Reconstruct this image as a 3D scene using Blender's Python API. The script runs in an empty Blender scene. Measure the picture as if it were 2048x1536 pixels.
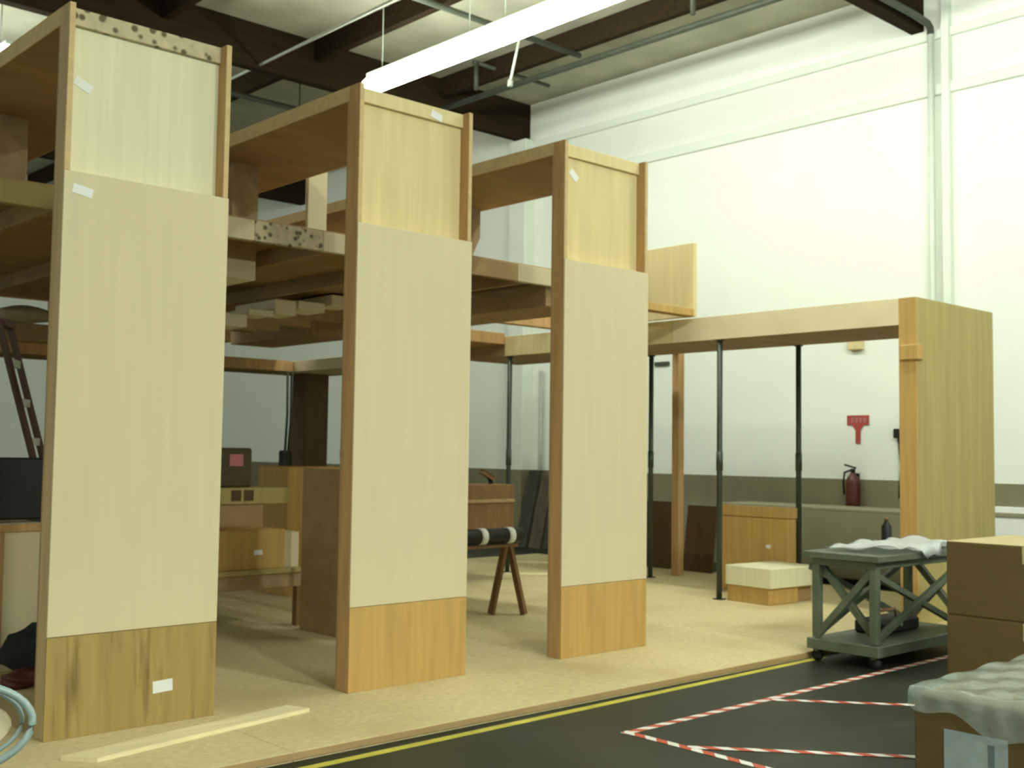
import bpy, bmesh, math, random
from mathutils import Vector, Matrix
random.seed(7)
scene = bpy.context.scene
C = scene.collection

# ---------------------------------------------------------------- camera
F_PX, YAW, PITCH, ROLL = 2266.29, 0.743949, 0.060317, 0.013455
CAM = Vector((-2.24324, -5.95115, 1.51187))
fwd = Vector((math.cos(PITCH)*math.sin(YAW), math.cos(PITCH)*math.cos(YAW), math.sin(PITCH)))
rgt = fwd.cross(Vector((0, 0, 1))).normalized()
upv = rgt.cross(fwd)
r2 = math.cos(ROLL)*rgt + math.sin(ROLL)*upv
u2 = -math.sin(ROLL)*rgt + math.cos(ROLL)*upv
cd = bpy.data.cameras.new('camera')
cd.sensor_width = 36.0
cd.lens = F_PX/2048*36.0
cd.clip_end = 200
cam = bpy.data.objects.new('camera', cd)
C.objects.link(cam)
M = Matrix((r2, u2, -fwd)).transposed().to_4x4()
M.translation = CAM
cam.matrix_world = M
scene.camera = cam
cd.dof.use_dof = True          # the phone focused short: the whole hall is slightly soft
cd.dof.focus_distance = 2.0
cd.dof.aperture_fstop = 11.0

# ---------------------------------------------------------------- world and exposure
w = bpy.data.worlds.new('world')
scene.world = w
w.use_nodes = True
wb = w.node_tree.nodes['Background']
wb.inputs[0].default_value = (0.84, 0.92, 0.80, 1)
wb.inputs[1].default_value = 0.78
scene.view_settings.view_transform = 'Standard'
scene.view_settings.look = 'None'
scene.view_settings.gamma = 1
scene.view_settings.use_curve_mapping = False
scene.view_settings.exposure = 0.35
LAMP_A, LAMP_B, LAMP_C = 34.0, 215.0, 32.0
LAMP_COL = (0.95, 1.0, 0.90, 1)

# ---------------------------------------------------------------- material helpers
def mat(name, base, rough=0.7, metal=0.0, var=0.12, scale=3.0, stretch=(1, 1, 1), bump=0.0, spec=0.3, detail=4.0):
    m = bpy.data.materials.new(name)
    m.use_nodes = True
    nt = m.node_tree
    b = nt.nodes['Principled BSDF']
    b.inputs['Roughness'].default_value = rough
    b.inputs['Metallic'].default_value = metal
    b.inputs['Specular IOR Level'].default_value = spec
    tc = nt.nodes.new('ShaderNodeTexCoord')
    mp = nt.nodes.new('ShaderNodeMapping')
    mp.inputs['Scale'].default_value = stretch
    nz = nt.nodes.new('ShaderNodeTexNoise')
    nz.inputs['Scale'].default_value = scale
    nz.inputs['Detail'].default_value = detail
    cr = nt.nodes.new('ShaderNodeValToRGB')
    lo = [max(0, c*(1-var)) for c in base]
    hi = [min(1, c*(1+var)) for c in base]
    cr.color_ramp.elements[0].position = 0.3
    cr.color_ramp.elements[1].position = 0.7
    cr.color_ramp.elements[0].color = (*lo, 1)
    cr.color_ramp.elements[1].color = (*hi, 1)
    L = nt.links
    L.new(tc.outputs['Object'], mp.inputs[0])
    L.new(mp.outputs[0], nz.inputs['Vector'])
    L.new(nz.outputs['Fac'], cr.inputs[0])
    L.new(cr.outputs[0], b.inputs['Base Color'])
    if bump:
        bp = nt.nodes.new('ShaderNodeBump')
        bp.inputs['Strength'].default_value = bump
        bp.inputs['Distance'].default_value = 0.02
        L.new(nz.outputs['Fac'], bp.inputs['Height'])
        L.new(bp.outputs[0], b.inputs['Normal'])
    m['out'] = cr.name
    return m

def overlay(m, col, lo, hi, scale, stretch, detail=2.0, offset=(0, 0, 0), kind='noise'):
    """blend a second pigment over a material where a pattern lies between lo and hi"""
    nt = m.node_tree
    L = nt.links
    b = nt.nodes['Principled BSDF']
    src = b.inputs['Base Color'].links[0].from_socket
    tc = nt.nodes.new('ShaderNodeTexCoord')
    mp = nt.nodes.new('ShaderNodeMapping')
    mp.inputs['Scale'].default_value = stretch
    mp.inputs['Location'].default_value = offset
    if kind == 'noise':
        t = nt.nodes.new('ShaderNodeTexNoise')
        t.inputs['Detail'].default_value = detail
        out = t.outputs['Fac']
    else:
        t = nt.nodes.new('ShaderNodeTexVoronoi')
        out = t.outputs['Distance']
    t.inputs['Scale'].default_value = scale
    mr = nt.nodes.new('ShaderNodeMapRange')
    mr.inputs[1].default_value = lo
    mr.inputs[2].default_value = hi
    mx = nt.nodes.new('ShaderNodeMix')
    mx.data_type = 'RGBA'
    mx.inputs[7].default_value = (*col, 1)
    L.new(tc.outputs['Object'], mp.inputs[0])
    L.new(mp.outputs[0], t.inputs['Vector'])
    L.new(out, mr.inputs[0])
    L.new(mr.outputs[0], mx.inputs[0])
    L.new(src, mx.inputs[6])
    L.new(mx.outputs[2], b.inputs['Base Color'])
    return m

sheet = mat('pale_sheet_board', (0.635, 0.56, 0.355), 0.75, var=0.03, scale=2.2, stretch=(6, 6, 0.5))
sheet_up = mat('pale_upper_board', (0.71, 0.69, 0.46), 0.75, var=0.06, scale=2.0, stretch=(9, 9, 0.35))
ply_up = mat('upper_plywood', (0.68, 0.57, 0.29), 0.7, var=0.08, scale=2.0, stretch=(7, 7, 0.5))
ply = mat('tan_plywood', (0.50, 0.32, 0.10), 0.65, var=0.12, scale=2.5, stretch=(7, 7, 0.5))
ply_streak = mat('streaky_tan_plywood', (0.36, 0.255, 0.085), 0.65, var=0.14, scale=2.5, stretch=(7, 7, 0.5))
overlay(ply_streak, (0.17, 0.11, 0.035), 0.58, 0.74, 1.3, (11, 11, 1.1), offset=(0.3, 0, 0))
ply_dull = mat('olive_plywood', (0.41, 0.335, 0.125), 0.7, var=0.10, scale=2.0, stretch=(7, 7, 0.4))
edge = mat('raw_wood_edge', (0.47, 0.29, 0.12), 0.7, var=0.16, scale=3.0, stretch=(6, 6, 0.6))
edge_pale = mat('pale_wood_edge', (0.56, 0.42, 0.20), 0.7, var=0.10, scale=3.0, stretch=(1, 5, 5))
edge_up = mat('pale_side_board', (0.50, 0.37, 0.19), 0.7, var=0.12, scale=3.0, stretch=(6, 6, 0.5))
fascia_pale = mat('pale_fascia', (0.76, 0.66, 0.41), 0.75, var=0.05, scale=3)
darkwood = mat('dark_brown_post', (0.10, 0.06, 0.025), 0.75, var=0.15, scale=4, stretch=(5, 5, 0.7))
cream = mat('lit_cream_board', (0.90, 0.84, 0.62), 0.75, var=0.05, scale=3)  # extra pale: light on the board ends is put into the colour
under = mat('brown_board', (0.37, 0.25, 0.115), 0.75, var=0.12, scale=2.0, stretch=(1, 3, 3))
joistm = mat('brown_joist', (0.36, 0.25, 0.125), 0.75, var=0.15, scale=3.0, stretch=(3, 1, 3))
core = mat('honeycomb_core', (0.50, 0.44, 0.27), 0.85, var=0.15, scale=14)
overlay(core, (0.13, 0.105, 0.055), 0.42, 0.26, 1.0, (17, 17, 17), kind='voronoi')
pine = mat('pine_board', (0.78, 0.69, 0.42), 0.65, var=0.10, scale=3, stretch=(0.6, 6, 6))
osb = mat('particle_board_deck', (0.60, 0.51, 0.275), 0.75, var=0.10, scale=22, bump=0.05)
overlay(osb, (0.50, 0.40, 0.19), 0.5, 0.75, 1.2, (1, 1, 1))
conc = mat('sealed_concrete', (0.017, 0.021, 0.010), 0.5, var=0.25, scale=1.4, spec=0.3)
overlay(conc, (0.035, 0.038, 0.022), 0.58, 0.8, 2.2, (1, 2, 1), detail=5)
wallm = mat('white_wall_paint', (0.79, 0.83, 0.74), 0.8, var=0.02, scale=1.5)
wallb = mat('white_wall_ledge', (0.70, 0.76, 0.66), 0.8, var=0.03, scale=1.5)
dado = mat('olive_dado_paint', (0.20, 0.19, 0.11), 0.7, var=0.12, scale=2)
ceilm = mat('ceiling_insulation', (0.42, 0.42, 0.31), 0.85, var=0.18, scale=1.2)
beamm = mat('dark_timber_girder', (0.026, 0.018, 0.009), 0.9, spec=0.05, var=0.2, scale=3, stretch=(0.6, 5, 5))
pipem = mat('dark_painted_pipe', (0.055, 0.065, 0.045), 0.5, var=0.15, scale=5)
conduit = mat('grey_conduit', (0.42, 0.46, 0.38), 0.5, var=0.1, scale=5)
whitepipe = mat('white_painted_pipe', (0.62, 0.68, 0.58), 0.5, var=0.05, scale=5)
greenst = mat('green_black_steel', (0.032, 0.045, 0.028), 0.45, var=0.2, scale=6, spec=0.5)
cartm = mat('grey_green_steel', (0.105, 0.13, 0.085), 0.5, var=0.2, scale=6, spec=0.5)
black = mat('black_plastic', (0.012, 0.013, 0.010), 0.5, var=0.2, scale=5)
rubber = mat('dark_rubber', (0.02, 0.02, 0.018), 0.7, var=0.2, scale=8)
card = mat('shaded_brown_cardboard', (0.125, 0.085, 0.028), 0.85, var=0.07, scale=6, stretch=(1, 1, 3))  # shade on the upright box sides is put into this dark brown
card_lit = mat('lit_cardboard', (0.50, 0.43, 0.22), 0.85, var=0.06, scale=5)  # paler copy: light falling on the box top is put into the colour
white = mat('white_paper', (0.78, 0.80, 0.76), 0.7, var=0.04, scale=6)
paper = mat('printed_sheet', (0.33, 0.41, 0.40), 0.45, var=0.12, scale=9, detail=8)
foam = mat('pale_padding', (0.42, 0.37, 0.24), 0.9, var=0.12, scale=8, bump=0.2)
red = mat('red_enamel', (0.38, 0.06, 0.045), 0.5, var=0.08, scale=5, spec=0.5)
darkred = mat('dark_red_cylinder', (0.085, 0.014, 0.010), 0.45, var=0.1, scale=5, spec=0.5)
pink = mat('pink_label', (0.55, 0.20, 0.22), 0.8, var=0.1, scale=12)
woodleg = mat('brown_wood_leg', (0.20, 0.115, 0.045), 0.7, var=0.18, scale=4, stretch=(5, 5, 0.7))
yellow = mat('yellow_floor_tape', (0.52, 0.47, 0.07), 0.6, var=0.2, scale=5)
orange = mat('orange_ladder_rail', (0.06, 0.028, 0.013), 0.5, var=0.15, scale=4)
greyp = mat('grey_panel', (0.27, 0.265, 0.165), 0.75, var=0.1, scale=2)
rimm = mat('pale_blue_grey_plastic', (0.30, 0.40, 0.38), 0.35, var=0.12, scale=6, spec=0.5)
cloth = mat('dark_cloth', (0.022, 0.026, 0.026), 0.9, var=0.3, scale=9)

def stripe_tape():
    m = mat('red_white_tape', (0.74, 0.72, 0.66), 0.5, var=0.06, scale=8)
    nt = m.node_tree
    L = nt.links
    b = nt.nodes['Principled BSDF']
    src = b.inputs['Base Color'].links[0].from_socket
    uv = nt.nodes.new('ShaderNodeUVMap')
    sx = nt.nodes.new('ShaderNodeSeparateXYZ')
    a = nt.nodes.new('ShaderNodeMath'); a.operation = 'ADD'
    f = nt.nodes.new('ShaderNodeMath'); f.operation = 'FRACT'
    g = nt.nodes.new('ShaderNodeMath'); g.operation = 'GREATER_THAN'
    g.inputs[1].default_value = 0.5
    mx = nt.nodes.new('ShaderNodeMix'); mx.data_type = 'RGBA'
    mx.inputs[7].default_value = (0.50, 0.085, 0.04, 1)
    L.new(uv.outputs[0], sx.inputs[0])
    L.new(sx.outputs[0], a.inputs[0]); L.new(sx.outputs[1], a.inputs[1])
    L.new(a.outputs[0], f.inputs[0]); L.new(f.outputs[0], g.inputs[0])
    L.new(g.outputs[0], mx.inputs[0]); L.new(src, mx.inputs[6])
    L.new(mx.outputs[2], b.inputs['Base Color'])
    return m
tapem = stripe_tape()

def emitter(name, strength):
    m = bpy.data.materials.new(name)
    m.use_nodes = True
    nt = m.node_tree
    nt.nodes.remove(nt.nodes['Principled BSDF'])
    e = nt.nodes.new('ShaderNodeEmission')
    e.inputs[0].default_value = LAMP_COL
    e.inputs[1].default_value = strength
    nt.links.new(e.outputs[0], nt.nodes['Material Output'].inputs[0])
    return m
tube_a = emitter('fluorescent_lens', LAMP_A)
tube_b = emitter('fluorescent_lens_front', LAMP_B)
tube_c = emitter('fluorescent_lens_far', LAMP_C)

def film_material():
    m = bpy.data.materials.new('clear_plastic_film')
    m.use_nodes = True
    nt = m.node_tree
    b = nt.nodes['Principled BSDF']
    b.inputs['Base Color'].default_value = (0.50, 0.62, 0.54, 1)
    b.inputs['Roughness'].default_value = 0.18
    b.inputs['Specular IOR Level'].default_value = 0.8
    b.inputs['Alpha'].default_value = 0.36
    tc = nt.nodes.new('ShaderNodeTexCoord')
    nz = nt.nodes.new('ShaderNodeTexNoise')
    nz.inputs['Scale'].default_value = 9
    nz.inputs['Detail'].default_value = 3
    bp = nt.nodes.new('ShaderNodeBump')
    bp.inputs['Strength'].default_value = 0.4
    bp.inputs['Distance'].default_value = 0.04
    nt.links.new(tc.outputs['Object'], nz.inputs['Vector'])
    nt.links.new(nz.outputs['Fac'], bp.inputs['Height'])
    nt.links.new(bp.outputs[0], b.inputs['Normal'])
    return m
film = film_material()

# ---------------------------------------------------------------- mesh helpers
class MB:
    """collects solids, then links them as one mesh object"""
    def __init__(self):
        self.bm = bmesh.new()
    def box(self, x0, x1, y0, y1, z0, z1, bev=0.0, mtx=None):
        r = bmesh.ops.create_cube(self.bm, size=1)
        vs = r['verts']
        for v in vs:
            v.co = Vector(((x0+x1)/2+v.co.x*(x1-x0), (y0+y1)/2+v.co.y*(y1-y0), (z0+z1)/2+v.co.z*(z1-z0)))
        if mtx is not None:
            for v in vs:
                v.co = mtx @ v.co
        if bev:
            es = list({e for v in vs for e in v.link_edges})
            bmesh.ops.bevel(self.bm, geom=es, offset=bev, segments=1, profile=0.5, affect='EDGES')
        return self
    def bar(self, a, b, wx, wy, up=(0, 0, 1), bev=0.0):
        a, b = Vector(a), Vector(b)
        d = b-a
        z = d.normalized()
        u = Vector(up)
        if abs(z.dot(u)) > 0.98:
            u = Vector((1, 0, 0))
        x = u.cross(z).normalized()
        y = z.cross(x)
        m = Matrix((x, y, z)).transposed().to_4x4()
        m.translation = (a+b)/2
        return self.box(-wx/2, wx/2, -wy/2, wy/2, -d.length/2, d.length/2, bev, m)
    def rod(self, a, b, r, n=12, r2=None):
        a, b = Vector(a), Vector(b)
        d = b-a
        q = Vector((0, 0, 1)).rotation_difference(d.normalized())
        m = Matrix.Translation((a+b)/2) @ q.to_matrix().to_4x4()
        bmesh.ops.create_cone(self.bm, cap_ends=True, segments=n, radius1=r, radius2=r if r2 is None else r2, depth=d.length, matrix=m)
        return self
    def tube(self, pts, r, n=8, closed=False):
        pts = [Vector(p) for p in pts]
        rings = []
        N = len(pts)
        for i, p in enumerate(pts):
            if closed:
                t = pts[(i+1) % N]-pts[i-1]
            else:
                t = pts[min(i+1, N-1)]-pts[max(i-1, 0)]
            t.normalize()
            u = Vector((0, 0, 1)) if abs(t.z) < 0.95 else Vector((1, 0, 0))
            x = t.cross(u).normalized(); y = t.cross(x)
            rings.append([self.bm.verts.new(p+r*(math.cos(2*math.pi*k/n)*x+math.sin(2*math.pi*k/n)*y)) for k in range(n)])
        for i in range(N if closed else N-1):
            A, B = rings[i], rings[(i+1) % N]
            for k in range(n):
                self.bm.faces.new((A[k], A[(k+1) % n], B[(k+1) % n], B[k]))
        if not closed:
            self.bm.faces.new(rings[0][::-1]); self.bm.faces.new(rings[-1])
        return self
    def lathe(self, prof, c, n=20):
        c = Vector(c)
        rings = [[self.bm.verts.new(c+Vector((r*math.cos(2*math.pi*k/n), r*math.sin(2*math.pi*k/n), z))) for k in range(n)] for r, z in prof]
        for A, B in zip(rings, rings[1:]):
            for k in range(n):
                self.bm.faces.new((A[k], A[(k+1) % n], B[(k+1) % n], B[k]))
        self.bm.faces.new(rings[0][::-1]); self.bm.faces.new(rings[-1])
        return self
    def prism(self, pts, depth_vec):
        """extrude a polygon (3-D points) along depth_vec"""
        d = Vector(depth_vec)
        A = [self.bm.verts.new(Vector(p)) for p in pts]
        B = [self.bm.verts.new(Vector(p)+d) for p in pts]
        n = len(pts)
        self.bm.faces.new(A); self.bm.faces.new(B[::-1])
        for k in range(n):
            self.bm.faces.new((A[k], B[k], B[(k+1) % n], A[(k+1) % n]))
        return self
    def lump(self, c, s, seed=0, amp=0.18, sub=3, flat=None):
        rnd = random.Random(seed)
        r = bmesh.ops.create_icosphere(self.bm, subdivisions=sub, radius=1)
        ph = [rnd.uniform(0, 6.28) for _ in range(6)]
        for v in r['verts']:
            p = v.co.copy()
            k = 1+amp*(math.sin(4*p.x+ph[0])*math.sin(3*p.y+ph[1])+0.6*math.sin(7*p.z+ph[2]+3*p.x)+0.4*math.sin(9*p.y+ph[3]))
            q = Vector((p.x*s[0]*k, p.y*s[1]*k, p.z*s[2]*k))
            if flat is not None and q.z < flat:
                q.z = flat
            v.co = Vector(c)+q
        return self
    def build(self, name, m, parent=None, smooth=False):
        bm = self.bm
        bmesh.ops.recalc_face_normals(bm, faces=bm.faces[:])
        if parent is not None:
            off = world_loc(parent)
        else:
            xs = [v.co for v in bm.verts]
            lo = Vector((min(v.x for v in xs), min(v.y for v in xs), min(v.z for v in xs)))
            hi = Vector((max(v.x for v in xs), max(v.y for v in xs), max(v.z for v in xs)))
            off = Vector(((lo.x+hi.x)/2, (lo.y+hi.y)/2, lo.z))
        for v in bm.verts:
            v.co -= off
        me = bpy.data.meshes.new(name)
        bm.to_mesh(me)
        bm.free()
        me.materials.append(m)
        if smooth:
            for p in me.polygons:
                p.use_smooth = True
        o = bpy.data.objects.new(name, me)
        C.objects.link(o)
        if parent is None:
            o.location = off
        else:
            o.parent = parent
        return o

def world_loc(o):
    v = Vector((0, 0, 0))
    while o is not None:
        v += o.location
        o = o.parent
    return v

def tag(o, label, cat, group=None):
    o['label'] = label
    o['category'] = cat
    if group:
        o['group'] = group
    return o

def thing(name, loc, label, cat, group=None):
    o = bpy.data.objects.new(name, None)
    o.empty_display_size = 0.1
    C.objects.link(o)
    o.location = loc
    return tag(o, label, cat, group)

def struct(name, mb, m):
    o = mb.build(name, m)
    o['kind'] = 'structure'
    return o

FL = -0.05          # concrete floor level (the platform top is z = 0)
XW = 11.2           # right-hand wall
YB = 20.0           # far wall
ZC = 7.6            # ceiling

# ================================================================ the building
struct('floor', MB().box(-12, XW, -14, YB, FL-0.2, FL), conc)
struct('wall_right', MB().box(XW, XW+0.25, -14, YB+0.25, FL-0.2, ZC+0.3), wallm)
struct('wall_back', MB().box(-12, XW, YB, YB+0.25, FL-0.2, ZC+0.3), wallm)
struct('ceiling', MB().box(-12, XW+0.25, -14, YB+0.25, ZC, ZC+0.2), ceilm)
struct('trim_1', MB().box(XW-0.012, XW, -14, YB, FL, 1.22), dado)           # olive dado
struct('trim_2', MB().box(XW-0.05, XW, -14, 8.2, 6.80, 6.92, 0.01), wallb)
struct('trim_3', MB().box(XW-0.05, XW, -14, 8.2, 6.08, 6.22, 0.01), wallb)
struct('trim_4', MB().box(XW-0.22, XW, 8.15, 8.55, FL, 6.95, 0.01), wallb)   # pilaster under the girder
struct('trim_5', MB().box(-12, XW, YB-0.012, YB, FL, 1.22), dado)

for k, y in enumerate((-6.3, 1.05, 8.35, 15.6)):
    struct('trim_%d' % (6+k), MB().box(-12, XW, y-0.09, y+0.09, 6.95, ZC, 0.01), beamm)
struct('trim_20', MB().box(XW-0.225, XW-0.22, 8.145, 8.555, FL, 1.22), dado)
struct('trim_21', MB().box(XW-0.225, XW, 8.140, 8.15, FL, 1.22), dado)
k = 10
for x in (-5.2, -2.8, -0.4, 2.0, 4.4, 6.8, 9.2):
    struct('trim_%d' % k, MB().box(x-0.06, x+0.06, -14, YB, 7.28, ZC, 0.01), beamm)
    k += 1

# ---------------------------------------------------------------- lamps
def fixture(x, y, z, lens_mat, label, group):
    t = thing('strip_light', (x, y, z), label, 'ceiling light', group)
    MB().box(x-0.04, x+0.04, y-1.22, y+1.22, z+0.075, z+0.14, 0.008).build('housing', whitepipe, t)
    m = MB()
    m.prism([(x+0.12*math.cos(math.pi/8+k*math.pi/4), y-1.20, z-0.045+0.12*math.sin(math.pi/8+k*math.pi/4)) for k in range(8)], (0, 2.40, 0))
    m.build('lens', lens_mat, t)
    for s in (-0.9, 0.9):
        MB().rod((x, y+s, z+0.14), (x, y+s, ZC), 0.008, 6).build('hanger_rod', conduit, t)
    return t
fixture(6.55, 5.36, 6.5, tube_a, 'glowing strip light hanging behind the middle tall timber pillar', 'strip lights in the row over the booth')
fixture(6.55, 2.91, 6.5, tube_a, 'glowing strip light nearer the camera, at the top edge of the photo', 'strip lights in the row over the booth')
fixture(6.55, 0.46, 6.5, tube_a, 'strip light of the booth row, third from its far end', 'strip lights in the row over the booth')
fixture(6.55, -1.99, 6.5, tube_a, 'strip light of the booth row, nearest the front of the hall', 'strip lights in the row over the booth')
for i, (x, y) in enumerate(((0.0, -9.0), (3.2, -9.0))):
    fixture(x, y, 6.5, tube_b, ('strip light over the open floor, behind the camera', 'strip light over the open floor, opposite the middle pillar')[i], 'strip lights over the open floor')
fixture(2.55, 9.95, 6.5, tube_c, 'strip light seen past the upper left corner of the leftmost pillar', 'strip lights over the far floor')
fixture(1.0, 14.0, 6.5, tube_c, 'added strip light far back in the hall, brightening the far walls', 'strip lights over the far floor')  # added lamp, out of view, to brighten the back of the hall

# ---------------------------------------------------------------- pipes
tag(MB().rod((9.15, -6, 7.0), (9.0, 8.2, 7.0), 0.045).build('sprinkler_pipe', pipem, None, True), 'long dark sprinkler pipe running under the ceiling along the white wall', 'pipe')
t = thing('branch_pipe', (8.76, 6.9, 7.0), 'dark branch pipe with a drop, right of the bright strip light', 'pipe')
MB().rod((8.76, 6.9, 7.0), (8.76, 6.9, 7.42), 0.035).build('drop', pipem, t, True)
MB().rod((8.70, 6.9, 7.42), (10.3, 6.9, 7.42), 0.03).build('arm', pipem, t, True)
tag(MB().rod((8.75, 2.75, 7.0), (8.75, 2.75, 7.6), 0.035).build('pipe_hanger', pipem, None, True), 'short dark pipe dropping from the ceiling at the top edge of the photo', 'pipe')
tag(MB().rod((5.75, 2.0, 7.0), (5.85, 9.3, 7.0), 0.02).build('thin_conduit', conduit, None, True), 'thin pale conduit crossing the dark girder behind the leftmost pillar', 'pipe')
tag(MB().rod((2, 5.0, 7.12), (9.05, 5.0, 7.12), 0.04).build('cross_pipe', pipem, None, True), 'dark cross pipe above the strip light, near the top of the photo', 'pipe')
t = thing('cross_pipe', (6.0, 9.7, 7.0), 'dark cross pipe seen between the two nearest pillar tops', 'pipe')
MB().rod((3.0, 9.7, 7.0), (9.0, 9.7, 7.0), 0.045).build('run', pipem, t, True)
for x in (3.6, 5.2, 7.4, 8.6):
    MB().rod((x, 9.7, 7.03), (x, 9.7, ZC), 0.012, 6).build('hanger', pipem, t)
t = thing('wall_pipe', (XW-0.09, 0.83, FL), 'grey riser pipe on the white wall bending into the ceiling', 'pipe')
MB().rod((XW-0.09, 0.83, FL), (XW-0.09, 0.83, 6.9), 0.04).build('riser', whitepipe, t, True)
MB().tube([(XW-0.09, 0.83, 6.86), (XW-0.1, 0.83, 6.94), (XW-0.16, 0.83, 6.98), (XW-0.5, 0.83, 7.0), (8.6, 0.83, 7.0)], 0.045).build('elbow', pipem, t, True)
tag(MB().box(XW-0.09, XW, 0.60, 0.70, FL, ZC, 0.006).build('wall_conduit', wallb), 'flat pale cable duct beside the grey riser on the white wall', 'duct')
t = thing('drop_cable', (8.4, 5.55, ZC), 'thin white cable dropping from the ceiling beside the bright strip light', 'cable')
MB().rod((8.28, 5.6, 6.72), (8.42, 5.5, ZC), 0.018).build('cord', whitepipe, t, True)
MB().rod((8.275, 5.6, 6.64), (8.28, 5.6, 6.73), 0.04, 12).build('end_hook', conduit, t, True)
tag(MB().rod((XW-0.07, 7.85, FL), (XW-0.07, 7.85, 2.9), 0.035).build('wall_pipe', conduit, None, True), 'short grey standpipe on the far wall behind the sawhorse', 'pipe')

# ================================================================ platform
t = thing('platform', (3.3, 2.8, FL), 'low cream particle board stage under the whole timber booth', 'platform')
xs = [-4.0, -1.56, 0.88, 3.32, 5.76, 8.2, 9.7]
for a, b in zip(xs, xs[1:]):
    for c, d in ((-0.98, 2.75), (2.75, 6.4)):
        MB().box(a+0.0015, b-0.0015, c+0.0015, d-0.0015, FL, 0.0, 0.002).build('floor_panel', osb, t)

MB().box(-4.0, 9.7, -0.986, -0.9795, FL+0.012, -0.004, 0.001).build('edge_shade_band', under, t)  # brown strip carries the shadow line along the stage front in its colour

# ================================================================ tall portals
def portal(x0, label, up_mat, side):
    t = thing('timber_portal', (x0+0.48, 0.06, 0), label, 'booth frame', 'tall timber portals in a row')
    W, H, T = 0.957, 3.88, 0.12
    MB().box(x0, x0+0.035, 0, T, 0, H, 0.003).build('side_board', edge_up if side == 0 else edge, t)
    MB().box(x0+W-0.035, x0+W, 0, T, 0, H, 0.003).build('side_board', edge, t)
    MB().box(x0, x0+W, -0.014, 0, 0, 0.525, 0.002).build('base_panel', ply_streak if side == 0 else ply, t)
    MB().box(x0, x0+W, -0.014, 0, 0.528, 2.968, 0.002).build('middle_panel', sheet, t)
    MB().box(x0+0.035, x0+W-0.035, 0.085, 0.10, 2.9, 3.78, 0.002).build('upper_panel', up_mat, t)
    MB().box(x0+0.035, x0+W-0.035, 0, 0.085, 2.93, 2.968, 0.002).build('ledge', ply_up, t)
    for xa in (x0, x0+W-0.035):
        MB().box(xa+0.002, xa+0.033, -0.004, 0, 2.972, H-0.002, 0.001).build('front_edging', edge_pale, t)
    MB().box(x0, x0+W, T, T+0.014, 0, 3.78, 0.002).build('rear_panel', under, t)
    MB().box(x0+0.035, x0+W-0.035, 0.06, T, 3.78, H-0.005, 0.003).build('core_strip', core if side == 0 else up_mat, t)
    s = MB().box(x0+0.012, x0+W-0.012, T, 4.6, 3.78, H, 0.003).build('top_slab', under, t)
    MB().box(x0, x0+0.012, T, 4.6, 3.78, H, 0.002).build('slab_edging', edge_pale, s)
    MB().box(x0+W-0.012, x0+W, T, 4.6, 3.78, H, 0.002).build('slab_edging', edge_pale, s)
    return t, W

p1, W = portal(0.0, 'nearest and tallest looking timber pillar, at the left, with a honeycomb strip on top', sheet_up, 0)
p2, _ = portal(1.87, 'middle tall timber pillar with plain pale board face and tan foot', ply_up, 1)
p3, _ = portal(3.744, 'farthest of the three tall timber pillars, beside the lower frame', ply_up, 1)
# rear legs standing on the loft
MB().box(0.28, 0.52, 2.05, 2.2, 3.262, 3.78, 0.004).build('rear_leg', joistm, p1)
MB().box(2.10, 2.33, 2.05, 2.2, 3.262, 3.78, 0.004).build('rear_leg', joistm, p2)
m = MB()
m.prism([(4.24, 1.95, 3.262), (4.48, 1.95, 3.262), (4.60, 1.95, 3.50), (4.60, 1.95, 3.78), (4.24, 1.95, 3.78)], (0, 0.14, 0))
m.build('rear_leg', joistm, p3)
# paper stickers stuck on the pillar faces
def sticker(par, x, z, w, h, y, ang, lab='white paper sticker'):
    mt = Matrix.Translation((x, y, z)) @ Matrix.Rotation(ang, 4, 'Y')
    o = MB().box(-w/2, w/2, -0.0015, 0.0015, -h/2, h/2, 0, mt).build('sticker', white, par)
    o['label'] = lab
sticker(p1, 0.64, 0.205, 0.115, 0.065, -0.0155, math.radians(-3))
sticker(p1, 0.10, 2.87, 0.11, 0.05, -0.0155, math.radians(10))
sticker(p1, 0.12, 3.47, 0.10, 0.05, 0.0835, math.radians(25))
sticker(p2, 2.55, 3.815, 0.10, 0.05, 0.0585, math.radians(15))
sticker(p3, 3.93, 3.65, 0.10, 0.055, 0.0835, math.radians(40))

tag(MB().box(2.90, 3.09, 2.22, 2.26, 3.262, 3.96, 0.004).build('upright_board', sheet), 'narrow pale upright board on the loft, left of the middle pillar', 'board')
tag(MB().box(7.35, 7.41, 1.62, 3.2, 2.992, 3.79, 0.004).build('plywood_sheet', ply_up), 'bright wide plywood panel standing on edge, beyond the farthest tall pillar', 'panel')

# ================================================================ loft
t = thing('loft_deck', (2.3, 4.4, 0), 'raised timber loft deck running behind the three tall pillars', 'loft')
for a, b, fm in ((-2.4, 1.5, ply_dull), (1.5, 2.05, sheet), (2.05, 2.66, core), (2.66, 4.05, sheet), (4.05, 4.76, under), (4.76, 6.05, sheet)):
    MB().box(a+0.001, b-0.001, 1.60, 1.66, 3.08, 3.235, 0.003).build('fascia', fm, t)
MB().box(-2.4, 6.05, 1.66, 7.7, 3.235, 3.26, 0.003).build('deck_board', under, t)
for i in range(7):
    x = -1.6+i*1.1
    MB().box(x-0.025, x+0.025, 1.66, 7.7, 3.10, 3.235, 0.003).build('joist', joistm, t)
MB().box(5.20, 5.85, 1.68, 7.7, 2.90, 3.10, 0.004).build('side_beam', joistm, t)
MB().box(-2.4, 4.59, 7.45, 7.6, 2.72, 2.93, 0.004).build('rear_beam', joistm, t)
MB().box(5.86, 7.95, 3.98, 4.10, 3.05, 3.22, 0.004).build('cross_beam', edge, t)
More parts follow.
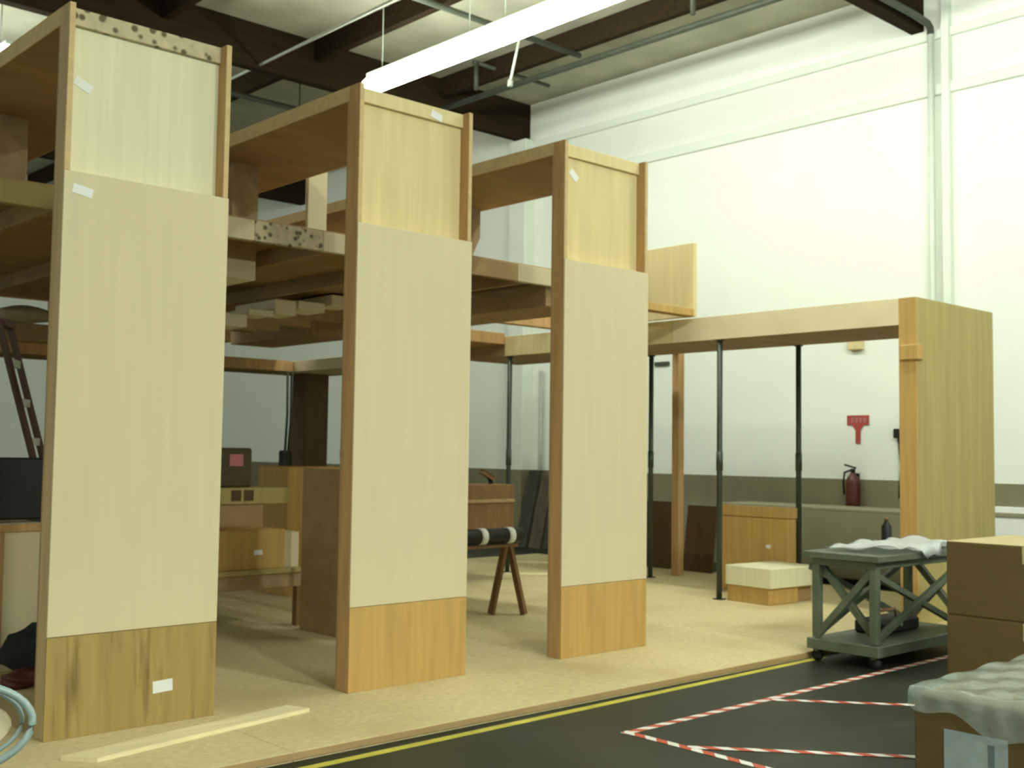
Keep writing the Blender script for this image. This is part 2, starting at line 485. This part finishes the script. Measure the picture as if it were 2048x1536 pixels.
MB().box(5.40, 7.34, 1.60, 1.74, 2.992, 3.07, 0.004).build('end_rail', ply, t)
for x in (1.1, 3.5, 5.7):
    MB().box(x-0.045, x+0.045, 1.62, 1.71, 0, 3.08, 0.004).build('post', edge, t)
MB().box(3.755, 3.845, 7.46, 7.55, FL, 2.72, 0.004).build('post', edge, t)

t_loft = t
blab = ['lowest pale board end poking out under the loft', 'thin pale board end, second step up under the loft', 'thick pale block under the loft, third step up',
        'tan board end under the loft, fourth step up', 'short pale board end under the loft, nearest to the middle pillar']

# ================================================================ low frame at the right
t = thing('timber_arch', (8.0, 2.2, 0), 'lower timber frame with a wide end wall at the right of the stage', 'booth frame')
XA, XR, ZT, ZU = 7.47, 8.60, 2.99, 2.74
e = MB().box(XA+0.035, 9.05, -0.85, -0.836, 0, ZT, 0.003).build('end_panel', ply_dull, t)
MB().box(XA, XA+0.035, -0.85, -0.68, 0, ZT, 0.003).build('end_post', ply, t)
MB().box(9.015, 9.05, -0.836, -0.68, 0, ZT, 0.003).build('end_post', edge, t)
MB().box(XA+0.035, 9.05, -0.694, -0.68, 0, ZT-0.25, 0.003).build('rear_panel', under, t)
MB().box(XA-0.03, XA+0.08, -0.885, -0.70, 2.41, 2.55, 0.006).build('cleat', ply, t)
MB().box(XA+0.014, XR-0.014, -0.68, 5.7, ZU, ZT, 0.004).build('top_slab', under, t)
MB().box(XA, XA+0.014, -0.68, 2.0, ZU, ZT, 0.002).build('fascia', fascia_pale, t)
MB().box(XA, XA+0.014, 2.003, 4.75, ZU, ZT, 0.002).build('fascia', ply_up, t)
MB().box(5.1, XA, 4.75, 5.7, 2.89, 3.035, 0.004).build('rear_slab', edge, t)
MB().box(8.99, 9.10, 3.14, 3.25, 0, 2.80, 0.004).build('rear_post', edge, t)
MB().box(8.60, 9.09, 3.14, 3.23, 2.80, 2.88, 0.004).build('rear_rail', woodleg, t)

prop_at = ((8.545, 1.097, 'slim dark green steel prop rising behind the plywood crate, nearest the end wall'),
           (7.51, 1.39, 'slim dark green steel prop at the front corner of the plywood crate'),
           (8.545, 3.215, 'slim dark green steel prop hard against the farthest tall pillar'),
           (7.51, 4.69, 'slim dark steel prop rising behind the sawhorse'))
for x, y, lab in prop_at:
    t = thing('steel_prop', (x, y, 0), lab, 'prop', 'steel props under the low frame')
    MB().rod((x, y, 0.012), (x, y, ZU-0.012), 0.03).build('tube', greenst, t, True)
    MB().box(x-0.045, x+0.045, y-0.05, y+0.05, 0, 0.012).build('foot_plate', greenst, t)
    MB().box(x-0.03, x+0.03, y-0.04, y+0.04, ZU-0.014, ZU-0.002).build('head_plate', greenst, t)
    MB().rod((x, y, 1.35), (x, y, 1.55), 0.036).build('collar', greenst, t, True)

# far frame behind the loft
t = thing('far_frame', (5.9, 7.6, 0), 'far timber frame with a brown square post, behind the middle pillar', 'booth frame')
MB().box(2.0, 6.24, 7.8, 8.6, 2.60, 2.75, 0.004).build('rear_slab', edge, t)
MB().box(6.24, 7.1, 6.0, 8.6, 2.60, 2.75, 0.004).build('side_slab', fascia_pale, t)  # light on the slab's left edge is put into this paler tone
MB().box(6.50, 6.90, 7.9, 8.3, FL, 2.60, 0.006).build('post', darkwood, t)
MB().box(3.9, 4.1, 7.9, 8.1, FL, 2.60, 0.006).build('post', woodleg, t)
for x, lab in ((6.12, 'thin dark hanging cable with a plug box, left of the brown square post'), (7.05, 'thin dark hanging cable right of the brown square post')):
    c = thing('hanging_cable', (x, 7.78, 1.3), lab, 'cable', 'hanging cables at the far frame')
    MB().tube([(x, 7.75, 2.597), (x+0.01, 7.75, 2.0), (x-0.015, 7.75, 1.42)], 0.018).build('cord', greenst, c, True)
    MB().tube([(x+0.08, 7.75, 2.597), (x+0.07, 7.75, 2.0), (x+0.03, 7.75, 1.42)], 0.014).build('cord', greenst, c, True)
    if x < 7:
        MB().box(x-0.09, x+0.08, 7.70, 7.80, 1.25, 1.5, 0.02).build('plug_box', black, c)

# board ends resting under the loft
loft = t_loft
MB().box(2.30, 2.58, 2.5, 3.3, 2.93, 3.09, 0.004).build('lit_patch_block', cream, loft)  # pale block stands in for a patch of light on the deck underside
MB().box(2.30, 2.58, 2.5, 3.3, 3.09, 3.236, 0.004).build('hung_spacer', joistm, loft)
m = MB()
for a, b, z in ((3.25, 3.62, 2.76), (3.62, 3.93, 2.90), (3.93, 4.20, 2.93), (4.20, 4.60, 3.0), (4.60, 5.199, 3.09)):
    m.box(a, b, 4.8, 5.0, z-0.13, z)
m.build('stepped_bearer', joistm, loft)
zs = (2.76, 2.90, 2.93, 3.0, 3.09)
hh = (0.13, 0.06, 0.16, 0.10, 0.12)
xx = ((3.28, 3.61), (3.63, 3.92), (3.94, 4.19), (4.22, 4.55), (4.64, 4.95))
for (a, b), z, h, lab in zip(xx, zs, hh, blab):
    tag(MB().box(a, b, 4.45, 5.3, z, z+h, 0.004).build('pale_board', cream), lab, 'board', 'boards stepped under the loft')

# padding bundle on the rear beam, at the left
m = MB()
m.lump((2.45, 7.5, 3.032), (0.33, 0.2, 0.10), 3, 0.08, 3, -0.10)
tag(m.build('padding_bundle', foam, None, True), 'pale rolled padding bundle lying on the dark beam at the far left', 'bundle')

# ================================================================ things under the loft
t = thing('workbench', (2.4, 2.9, 0), 'low plywood workbench between the two nearest pillars', 'bench')
MB().box(1.8, 3.16, 2.5, 4.15, 0.46, 0.50, 0.004).build('top', ply_dull, t)
MB().box(1.8, 3.16, 2.52, 2.56, 0.34, 0.46, 0.004).build('apron', joistm, t)
for x, y in ((1.85, 2.56), (3.11, 2.56), (1.85, 4.1), (2.2, 4.1)):
    MB().box(x-0.035, x+0.035, y-0.035, y+0.035, 0, 0.46, 0.003).build('leg', woodleg, t)
c = thing('plywood_crate', (2.55, 2.85, 0.5), 'tan plywood crate on the low workbench with a white slip', 'crate')
MB().box(1.9, 2.98, 2.58, 3.1, 0.50, 0.83, 0.004).build('body', ply, c)
o = MB().box(2.98, 3.12, 2.58, 3.05, 0.50, 0.80, 0.004).build('end_board', sheet, c); o['label'] = 'pale end board'
MB().box(2.68, 2.76, 2.577, 2.579, 0.62, 0.66).build('slip', white, c)
c = thing('brown_crate', (2.5, 3.7, 0.5), 'large brown plywood crate on the back of the low workbench', 'crate')
MB().box(1.85, 3.30, 3.5, 4.1, 0.50, 1.0, 0.004).build('body', under, c)
MB().box(1.83, 3.56, 3.48, 4.12, 1.0, 1.15, 0.004).build('lid', ply_dull, c)
for a in (2.95, 3.08):
    MB().box(a, a+0.10, 3.476, 3.4795, 1.03, 1.13).build('slot', darkwood, c)
c = thing('black_case', (3.05, 3.75, 1.15), 'dark case with a pink label standing on the brown crate', 'case')
MB().box(2.75, 3.23, 3.6, 3.9, 1.15, 1.52, 0.02).build('body', mat('dark_brown_case', (0.085, 0.066, 0.032), 0.7), c)
MB().box(2.99, 3.13, 3.597, 3.599, 1.35, 1.46).build('label_patch', pink, c)
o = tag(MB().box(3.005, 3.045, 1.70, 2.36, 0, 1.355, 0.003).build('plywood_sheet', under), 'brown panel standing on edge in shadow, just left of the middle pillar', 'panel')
tag(MB().box(4.05, 5.2, 4.3, 4.9, 0, 1.33, 0.004).build('tall_crate', ply), 'tan crate peeking over the brown panel beside the middle pillar', 'crate')

# clutter at far left
c = thing('low_cabinet', (0.3, 2.2, 0), 'cream panelled cabinet at the left edge behind the nearest pillar', 'cabinet')
MB().box(-0.6, 0.75, 2.0, 2.6, 0, 0.98, 0.004).build('body', sheet, c)
MB().box(0.69, 0.75, 1.985, 2.0, 0, 0.98, 0.003).build('frame_post', edge, c)
MB().box(-0.6, 0.69, 1.985, 2.0, 0.93, 0.98, 0.003).build('frame_rail', edge, c)
MB().box(0.42, 0.45, 1.985, 2.0, 0, 0.93, 0.003).build('frame_post', edge, c)
c = thing('black_screen', (0.3, 2.3, 0.98), 'black flat case standing on the cream cabinet at left edge', 'case')
MB().box(-0.5, 0.80, 2.15, 2.3, 1.0, 1.43, 0.015).build('body', black, c)
MB().box(-0.1, 0.4, 2.1, 2.38, 0.98, 1.0, 0.004).build('foot', black, c)
m = MB(); m.lump((0.55, 1.72, 0.16), (0.20, 0.13, 0.17), 5, 0.2, 3, -0.16)
c = tag(m.build('cloth_bag', cloth, None, True), 'black cloth bag slumped on the stage at the left edge', 'bag')
m = MB(); m.lump((0.40, 1.42, 0.05), (0.13, 0.1, 0.06), 9, 0.15, 3, -0.05)
tag(m.build('red_rag', darkred, None, True), 'small dark red rag lying in front of the black bag', 'rag')

c = thing('step_ladder', (1.3, 3.2, 0), 'dark orange ladder leaning at the left edge behind the nearest pillar', 'ladder')
A0, A1 = Vector((1.40, 3.05, 0.02)), Vector((0.70, 3.05, 2.46))
sh = Vector((0.20, 0.34, 0))
for off in (Vector((0, 0, 0)), sh):
    MB().bar(A0+off, A1+off, 0.035, 0.075, (0, 1, 0), 0.004).build('rail', orange, c)
for i in range(1, 8):
    f = i/8
    a = A0.lerp(A1, f)
    MB().bar(a, a+sh, 0.028, 0.06).build('rung', conduit, c)
MB().bar(A1, A1+sh, 0.09, 0.05).build('top_cap', darkred, c)

# round tub with hoop, bottom-left corner
c = thing('round_stand', (-0.88, -1.2, FL), 'round stand with a blue grey rim at the bottom left corner', 'stand')
cen = Vector((-0.85, -1.10, 0.385))
n1 = (CAM-cen).normalized()
ax = Vector((0, 0, 1)).cross(n1).normalized()
ay = Vector((0.12, 0.05, 1)).normalized()
MB().tube([cen+0.37*math.cos(a)*ax+0.19*math.sin(a)*ay for a in [2*math.pi*i/40 for i in range(40)]], 0.016, 8, True).build('rim', rimm, c, True)
MB().tube([cen+Vector((0.03, 0.05, 0))+0.32*math.cos(a)*ax+0.165*math.sin(a)*ay for a in [2*math.pi*i/40 for i in range(40)]], 0.009, 8, True).build('inner_rim', rimm, c, True)
m = MB()
m.prism([cen+Vector((0.02, 0.07, 0))+0.29*math.cos(a)*ax+0.125*math.sin(a)*ay-0.02*ay for a in [2*math.pi*i/28 for i in range(28)]], Vector((0.02, 0.03, 0)))
m.build('disc', sheet, c)
MB().rod((-0.89, -1.22, FL+0.03), (-0.89, -1.22, 0.20), 0.17, 20).build('pedestal', black, c, True)
MB().rod((-0.89, -1.22, FL), (-0.89, -1.22, FL+0.03), 0.2, 20).build('base', rubber, c, True)

# plank lying in front of the nearest pillar
mt = Matrix.Translation((0, 0, 0))
m = MB()
m.prism([(-0.06, -0.40, 0.0), (0.06, -0.545, 0.0), (1.42, -0.28, 0.0), (1.36, -0.13, 0.0)], (0, 0, 0.022))
tag(m.build('loose_plank', pine), 'long pale plank lying on the stage before the nearest pillar', 'plank')

# ================================================================ middle bay
c = thing('sawhorse', (4.95, 1.9, 0), 'brown wooden sawhorse with splayed legs between middle and farthest pillar', 'sawhorse')
MB().box(4.05, 5.06, 1.87, 1.93, 0.63, 0.66, 0.004).build('beam', woodleg, c)
for x, sg in ((4.98, 1), (4.15, -1)):
    MB().bar((x-0.06, 1.9, 0.64), (x-0.14, 1.99, 0.012), 0.035, 0.06, (0, 1, 0), 0.003).build('leg', woodleg, c)
    MB().bar((x+0.0, 1.9, 0.64), (x+0.10, 1.80, 0.012), 0.035, 0.06, (0, 1, 0), 0.003).build('leg', woodleg, c)
c = thing('padded_pipe', (4.55, 1.9, 0.66), 'black padded pipe with white tape bands lying on the sawhorse', 'pipe')
MB().rod((3.95, 1.9, 0.739), (5.10, 1.9, 0.739), 0.072, 18).build('sleeve', black, c, True)
for x in (4.20, 4.62, 4.96):
    MB().rod((x-0.035, 1.9, 0.739), (x+0.035, 1.9, 0.739), 0.077, 18).build('tape_band', white, c, True)
c = thing('dark_crate', (6.1, 4.4, 0), 'dark brown box standing on legs beyond the sawhorse', 'crate')
MB().box(5.3, 7.02, 4.05, 4.6, 0.55, 1.13, 0.004).build('body', woodleg, c)
MB().box(5.3, 7.02, 4.03, 4.05, 0.92, 0.96, 0.003).build('batten', joistm, c)
for x in (5.36, 6.1):
    for y in (4.1, 4.55):
        MB().box(x-0.04, x+0.04, y-0.04, y+0.04, 0, 0.55, 0.003).build('leg', joistm, c)
c = thing('hand_drill', (6.85, 4.3, 1.13), 'small dark power tool lying on the dark brown box', 'tool')
MB().bar((6.72, 4.3, 1.28), (6.88, 4.28, 1.19), 0.05, 0.05, bev=0.012).build('body', woodleg, c)
MB().bar((6.84, 4.29, 1.21), (6.86, 4.29, 1.137), 0.045, 0.05, bev=0.01).build('grip', black, c)

lean_lab = ['dark leaning panel by the grey standpipe, tallest of the row', 'grey brown leaning panel, second of the row by the far wall',
            'dark olive leaning panel, third of the row by the far wall', 'brown grey leaning panel, fourth of the row by the far wall',
            'short dark leaning panel, last of the row and nearest the farthest pillar']
cols = [(0.05, 0.045, 0.03), (0.085, 0.075, 0.045), (0.05, 0.05, 0.032), (0.08, 0.068, 0.042), (0.045, 0.04, 0.028)]
for i in range(5):
    y = 8.0-i*0.30
    h = (1.22, 1.12, 1.16, 1.05, 1.0)[i]
    m = MB()
    m.prism([(XW-0.5+0.03*i, y, FL), (XW-0.45+0.03*i, y, FL), (XW-0.12, y, h), (XW-0.17, y, h)], (0, -0.26, 0))
    tag(m.build('leaning_sheet', mat('leaning_board', cols[i], 0.75, var=0.25, scale=4, stretch=(3, 3, 0.4))), lean_lab[i], 'panel', 'panels leaning on the far wall')
for i, (a, b) in enumerate((((8.3, 5.75), (9.0, 4.85)), ((7.3, 4.5), (7.95, 3.95)))):
    tag(MB().bar((a[0], a[1], 0.012), (b[0], b[1], 0.012), 0.09, 0.022, (0, 0, 1), 0.002).build('floor_batten', pine),
        ('yellow batten on the stage floor, the one nearer the wall', 'yellow batten on the stage floor, the one nearer the sawhorse')[i], 'batten', 'battens on the stage floor')

# ================================================================ right bay
for i, (y0, y1, h, lab) in enumerate(((3.72, 4.5, 0.88, 'dark brown panel upright behind the farthest pillar and wooden post'),
                                      (3.05, 3.52, 0.85, 'dark brown panel upright between wooden post and crate stack'))):
    m = MB()
    m.prism([(9.55, y0, 0.0), (9.58, y0, 0.0), (9.69, y0, h), (9.66, y0, h)], (0, y1-y0, 0))
    tag(m.build('plywood_sheet', darkwood), lab, 'panel', 'dark panels at the back of the stage')
c = thing('grey_bench', (10.5, 1.6, FL), 'long grey green bench against the white wall behind the crates', 'bench')
MB().box(10.2, 10.95, 0.2, 3.4, FL+0.08, 0.84, 0.006).build('body', greyp, c)
MB().box(10.2, 10.95, 0.2, 3.4, 0.84, 0.88, 0.006).build('top', greyp, c)
MB().box(10.26, 10.9, 0.25, 3.35, FL, FL+0.08).build('plinth', black, c)

c = thing('plywood_crate', (8.48, 1.5, 0), 'tan plywood crate with a lid line, behind the low slabs', 'crate')
MB().box(8.31, 8.47, 1.08, 1.98, 0, 0.83, 0.005).build('body', ply, c)
MB().box(8.30, 8.48, 1.07, 1.99, 0.835, 0.95, 0.005).build('lid', ply, c)
MB().box(8.3075, 8.3095, 1.30, 1.36, 0.50, 0.54).build('sticker', white, c)
rot = Matrix.Translation((8.0, 0.95, 0)) @ Matrix.Rotation(math.radians(-4), 4, 'Z') @ Matrix.Translation((-8.0, -0.95, 0))
tag(MB().box(7.52, 8.0, 0.74, 1.28, 0.0, 0.17, 0.005, rot).build('plywood_slab', ply), 'orange plywood slab at the bottom of the low stack, front', 'slab', 'slabs in the low stack')
tag(MB().box(8.02, 8.27, 0.78, 1.28, 0.0, 0.17, 0.005, rot).build('plywood_slab', under), 'dark brown slab at the bottom of the low stack, rear', 'slab', 'slabs in the low stack')
tag(MB().box(7.50, 8.28, 0.70, 1.29, 0.17, 0.37, 0.006, rot).build('pale_slab', sheet_up), 'thick pale slab lying on top of the low stack by crate', 'slab', 'slabs in the low stack')

# extinguisher and its sign on the wall
c = thing('fire_extinguisher', (XW-0.10, 1.94, 0.86), 'dark red fire extinguisher hanging on the white wall', 'fire extinguisher')
MB().lathe([(0.03, 0.86), (0.085, 0.87), (0.09, 0.90), (0.09, 1.17), (0.075, 1.24), (0.035, 1.29), (0.03, 1.31)], (XW-0.11, 1.94, 0), 20).build('cylinder', darkred, c, True)
MB().rod((XW-0.11, 1.94, 1.31), (XW-0.11, 1.94, 1.36), 0.03, 12).build('valve', black, c, True)
MB().bar((XW-0.11, 1.90, 1.37), (XW-0.11, 2.06, 1.41), 0.03, 0.02).build('handle', black, c)
MB().tube([(XW-0.11, 1.97, 1.34), (XW-0.13, 2.05, 1.31), (XW-0.14, 2.06, 1.20), (XW-0.14, 2.05, 1.02)], 0.014).build('hose', black, c, True)
MB().box(XW-0.03, XW-0.012, 1.90, 1.98, 0.95, 1.30).build('bracket', black, c)
c = thing('arrow_sign', (XW-0.012, 1.92, 1.70), 'red down arrow sign with a bar on the wall above the extinguisher', 'sign')
m = MB()
m.box(XW-0.016, XW-0.012, 1.76, 2.08, 1.93, 2.06)
m.build('bar', red, c)
m = MB()
m.prism([(XW-0.014, 1.84, 1.93), (XW-0.014, 2.00, 1.93), (XW-0.014, 1.955, 1.86), (XW-0.014, 1.955, 1.69), (XW-0.014, 1.885, 1.69), (XW-0.014, 1.885, 1.86)], (-0.002, 0, 0))
m.build('arrow', red, c)
m = MB()
for k, y in enumerate((1.82, 1.88, 1.94, 2.00)):
    m.box(XW-0.018, XW-0.016, y-0.016, y+0.016, 1.965, 2.03)
m.build('lettering', mat('sign_grey', (0.35, 0.16, 0.13), 0.6), c)
c = thing('wall_box', (XW-0.05, 1.93, 2.92), 'small yellowish box on the white wall under the low frame', 'box')
MB().box(XW-0.09, XW-0.001, 1.83, 2.03, 2.92, 3.06, 0.01).build('body', ply_up, c)
MB().box(XW-0.095, XW-0.09, 1.86, 2.0, 2.95, 3.03).build('cover', ply_up, c)
c = thing('wall_phone', (XW-0.03, 1.32, 1.70), 'small dark device with a cord on the wall beside end wall', 'device')
MB().box(XW-0.06, XW, 1.30, 1.40, 1.76, 1.88, 0.01).build('body', black, c)
MB().tube([(XW-0.03, 1.34, 1.76), (XW-0.03, 1.31, 1.4), (XW-0.04, 1.33, 1.0)], 0.012).build('cord', black, c, True)
tag(MB().box(XW-0.05, XW, 5.10, 5.38, 2.87, 2.93, 0.008).build('wall_bracket', pipem), 'small grey bracket on the wall by the dark green prop', 'bracket')
c = thing('white_board', (XW-0.04, -0.6, FL), 'white board leaning low on the wall right of the end wall', 'board')
MB().box(XW-0.07, XW-0.014, -2.6, 0.1, 0.35, 0.95, 0.006).build('panel', white, c)
MB().box(XW-0.09, XW-0.014, -2.6, 0.1, 0.83, 0.88, 0.004).build('rail', greyp, c)
MB().box(XW-0.12, XW-0.014, -2.4, -0.1, FL, 0.35, 0.006).build('base', greyp, c)

# ================================================================ cart
c = thing('steel_cart', (6.1, -1.28, FL), 'grey green steel cart with crossed braces at the stage corner', 'cart')
X0, X1, Y0, Y1 = 5.46, 6.92, -1.58, -1.035
def ang(m, a, b, s=0.05):
    return m.bar(a, b, s, s, bev=0.003)
m = MB()
m.box(X0-0.05, X1+0.05, Y0-0.05, Y1+0.05, 0.735, 0.785, 0.005)
m.build('top', cartm, c)
m = MB()
m.box(X0, X1, Y0, Y1, 0.68, 0.735, 0.004)
m.build('top_frame', cartm, c)
m = MB()
m.box(X0-0.03, X1+0.03, Y0-0.03, Y1+0.03, 0.04, 0.12, 0.005)
m.build('lower_shelf', cartm, c)
for x in (X0+0.03, X1-0.03):
    for y in (Y0+0.03, Y1-0.03):
        ang(MB(), (x, y, 0.13), (x, y, 0.68), 0.06).build('leg', cartm, c)
        q = MB().rod((x-0.018, y, FL+0.042), (x+0.018, y, FL+0.042), 0.042, 16).build('caster', rubber, c, True)
        MB().box(x-0.035, x+0.035, y-0.02, y+0.02, FL+0.07, 0.04, 0.003).build('fork', cartm, q)
for y in (Y0+0.03, Y1-0.03):
    ang(MB(), (X0+0.03, y, 0.15), (X1-0.03, y+0.0, 0.66), 0.045).build('brace', cartm, c)
    ang(MB(), (X0+0.03, y+0.05, 0.66), (X1-0.03, y+0.05, 0.15), 0.045).build('brace', cartm, c)
for x in (X0+0.03, X1-0.03):
    ang(MB(), (x, Y0+0.05, 0.66), (x, Y1-0.05, 0.16), 0.045).build('brace', cartm, c)
    ang(MB(), (x+0.05, Y0+0.05, 0.16), (x+0.05, Y1-0.05, 0.66), 0.045).build('brace', cartm, c)
# crumpled white sheet on the cart
bm = MB()
nx, ny = 26, 14
vs = []
for i in range(nx+1):
    row = []
    for j in range(ny+1):
        x = 5.56+1.36*i/nx
        y = -1.655+0.56*j/ny
        z = 0.812+0.018*math.sin(9*x+5*y)*math.sin(14*y+2)+0.014*math.sin(23*x-7*y)+0.018
        if j == 0 and 8 < i < 15:
            z -= 0.07
            y -= 0.012
        y += 0.02*math.sin(7*x)
        row.append(bm.bm.verts.new((x, y, z)))
    vs.append(row)
for i in range(nx):
    for j in range(ny):
        bm.bm.faces.new((vs[i][j], vs[i+1][j], vs[i+1][j+1], vs[i][j+1]))
r = bmesh.ops.solidify(bm.bm, geom=bm.bm.faces[:], thickness=0.003)
tag(bm.build('crumpled_sheet', mat('crumpled_plastic', (0.86, 0.90, 0.88), 0.35, var=0.05, scale=7, spec=0.6), None, True), 'crumpled white plastic sheet spread over the steel cart top', 'sheet')
c = thing('dark_bottle', (6.62, -1.02, 0.785), 'small dark bottle standing at the back of the cart top', 'bottle')
MB().lathe([(0.04, 0.785), (0.042, 0.80), (0.042, 0.93), (0.018, 0.97), (0.018, 0.985)], (6.60, -1.03, 0), 14).build('body', black, c, True)
MB().rod((6.60, -1.03, 0.985), (6.60, -1.03, 1.01), 0.021, 12).build('cap', woodleg, c, True)
c = thing('tool_box', (6.25, -1.2, 0.13), 'dark low tool case on the lower shelf of the cart', 'case')
MB().box(5.95, 6.55, -1.35, -1.1, 0.122, 0.23, 0.02).build('body', black, c)
MB().tube([(6.1, -1.22, 0.235), (6.12, -1.22, 0.285), (6.38, -1.22, 0.285), (6.4, -1.22, 0.235)], 0.012).build('handle', woodleg, c, True)
MB().rod((6.25, -1.352, 0.19), (6.25, -1.345, 0.19), 0.02, 12).build('latch', conduit, c)

# ================================================================ cardboard boxes at the right
def carton(x0, x1, y0, y1, z0, z1, label, lidm):
    c = thing('cardboard_box', ((x0+x1)/2, (y0+y1)/2, z0), label, 'box', 'cardboard boxes at the right')
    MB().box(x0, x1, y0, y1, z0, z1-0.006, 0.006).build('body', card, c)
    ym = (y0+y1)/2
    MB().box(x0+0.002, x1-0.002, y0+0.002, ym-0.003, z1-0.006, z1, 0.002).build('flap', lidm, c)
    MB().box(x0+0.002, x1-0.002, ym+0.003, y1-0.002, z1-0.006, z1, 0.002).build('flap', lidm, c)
    MB().box(x0-0.0015, x0, ym-0.03, ym+0.03, z1-0.12, z1-0.006).build('packing_tape', card_lit, c)
    return c
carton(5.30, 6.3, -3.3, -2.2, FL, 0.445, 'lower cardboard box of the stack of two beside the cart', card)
carton(5.30, 6.3, -3.3, -2.2, 0.447, 0.945, 'upper cardboard box of the stack of two beside the cart', card_lit)
c = thing('wrapped_carton', (3.6, -3.8, FL), 'near cardboard box draped in clear plastic at the bottom right corner', 'box')
bx0, bx1, by0, by1, bz = 2.93, 4.25, -4.4, -3.21, 0.39
MB().box(bx0, bx1, by0, by1, FL, bz, 0.008).build('body', card, c)
MB().box(bx0-0.003, bx0-0.0005, -3.66, -3.36, FL+0.02, 0.245).build('document_pouch', paper, c)
m = MB()
m.box(bx0-0.0045, bx0-0.003, -3.60, -3.57, 0.11, 0.21)
m.build('dark_smudge', mat('grey_print', (0.14, 0.19, 0.19), 0.6), c)
# film: a wavy sheet over the top, hanging down the near faces
m = MB()
n1, n2 = 40, 36
g = []
for i in range(n1+1):
    row = []
    for j in range(n2+1):
        s = -0.18+(bx1-bx0+0.18)*i/n1          # across x, first part hangs down the face
        tt = (by1-by0+0.02)*j/n2
        y = by0+tt
        hang = 0.05+0.22*(1-j/n2)**0.8+0.03*math.sin(17*y)
        if s < 0:
            f = -s/0.18
            x = bx0-0.012-0.012*abs(math.sin(23*y))
            z = bz+0.012-hang*f
        else:
            x = bx0+s
            z = bz+0.014+0.014*abs(math.sin(8*x+11*y))+0.01*abs(math.sin(21*y-6*x))
            if s < 0.03:
                x = bx0+s-0.01
        row.append(m.bm.verts.new((x, y, z)))
    g.append(row)
for i in range(n1):
    for j in range(n2):
        m.bm.faces.new((g[i][j], g[i+1][j], g[i+1][j+1], g[i][j+1]))
m.build('plastic_film', film, c, True)

# ================================================================ floor tapes
def tape(a, b, wdt, label, group, mt, name='floor_tape', z=FL, period=0.16):
    a, b = Vector((a[0], a[1], z)), Vector((b[0], b[1], z))
    d = (b-a)
    L = d.length
    d.normalize()
    n = Vector((-d.y, d.x, 0))*wdt/2
    bm = bmesh.new()
    N = max(2, int(L/0.05))
    uvl = bm.loops.layers.uv.new('uv')
    rows = []
    for i in range(N+1):
        p = a+d*(L*i/N)
        rows.append([bm.verts.new(p+s*n+Vector((0, 0, h))) for s, h in ((1, 0.0), (1, 0.0012), (-1, 0.0012), (-1, 0.0))])
    for i in range(N):
        for k in range(3):
            fc = bm.faces.new((rows[i][k], rows[i][k+1], rows[i+1][k+1], rows[i+1][k]))
            for lp in fc.loops:
                p = lp.vert.co-a
                lp[uvl].uv = (p.dot(d)/period, (p.dot(n.normalized()))/period)
    base = a.copy()
    for v in bm.verts:
        v.co -= base
    bmesh.ops.recalc_face_normals(bm, faces=bm.faces[:])
    me = bpy.data.meshes.new(name)
    bm.to_mesh(me); bm.free()
    me.materials.append(mt)
    o = bpy.data.objects.new(name, me)
    C.objects.link(o)
    o.location = base
    return tag(o, label, 'tape', group)
G = 'striped tapes on the concrete floor'
tape((2.60, -1.65), (7.6, -1.635), 0.055, 'red and white tape running parallel to the stage edge under the cart', G, tapem)
tape((2.635, -1.62), (2.60, -4.2), 0.055, 'red and white tape from the tape corner to the photo bottom', G, tapem, z=FL+0.0014)
tape((2.64, -2.07), (3.85, -3.48), 0.055, 'red and white tape slanting to the wrapped box, nearer one', G, tapem, z=FL+0.0028)
tape((4.0, -1.67), (5.1, -2.95), 0.05, 'red and white tape slanting to the wrapped box, farther one', G, tapem, z=FL+0.0014)
tape((-4.0, -1.20), (5.65, -1.025), 0.06, 'yellow tape on the concrete along the stage front edge', None, yellow)
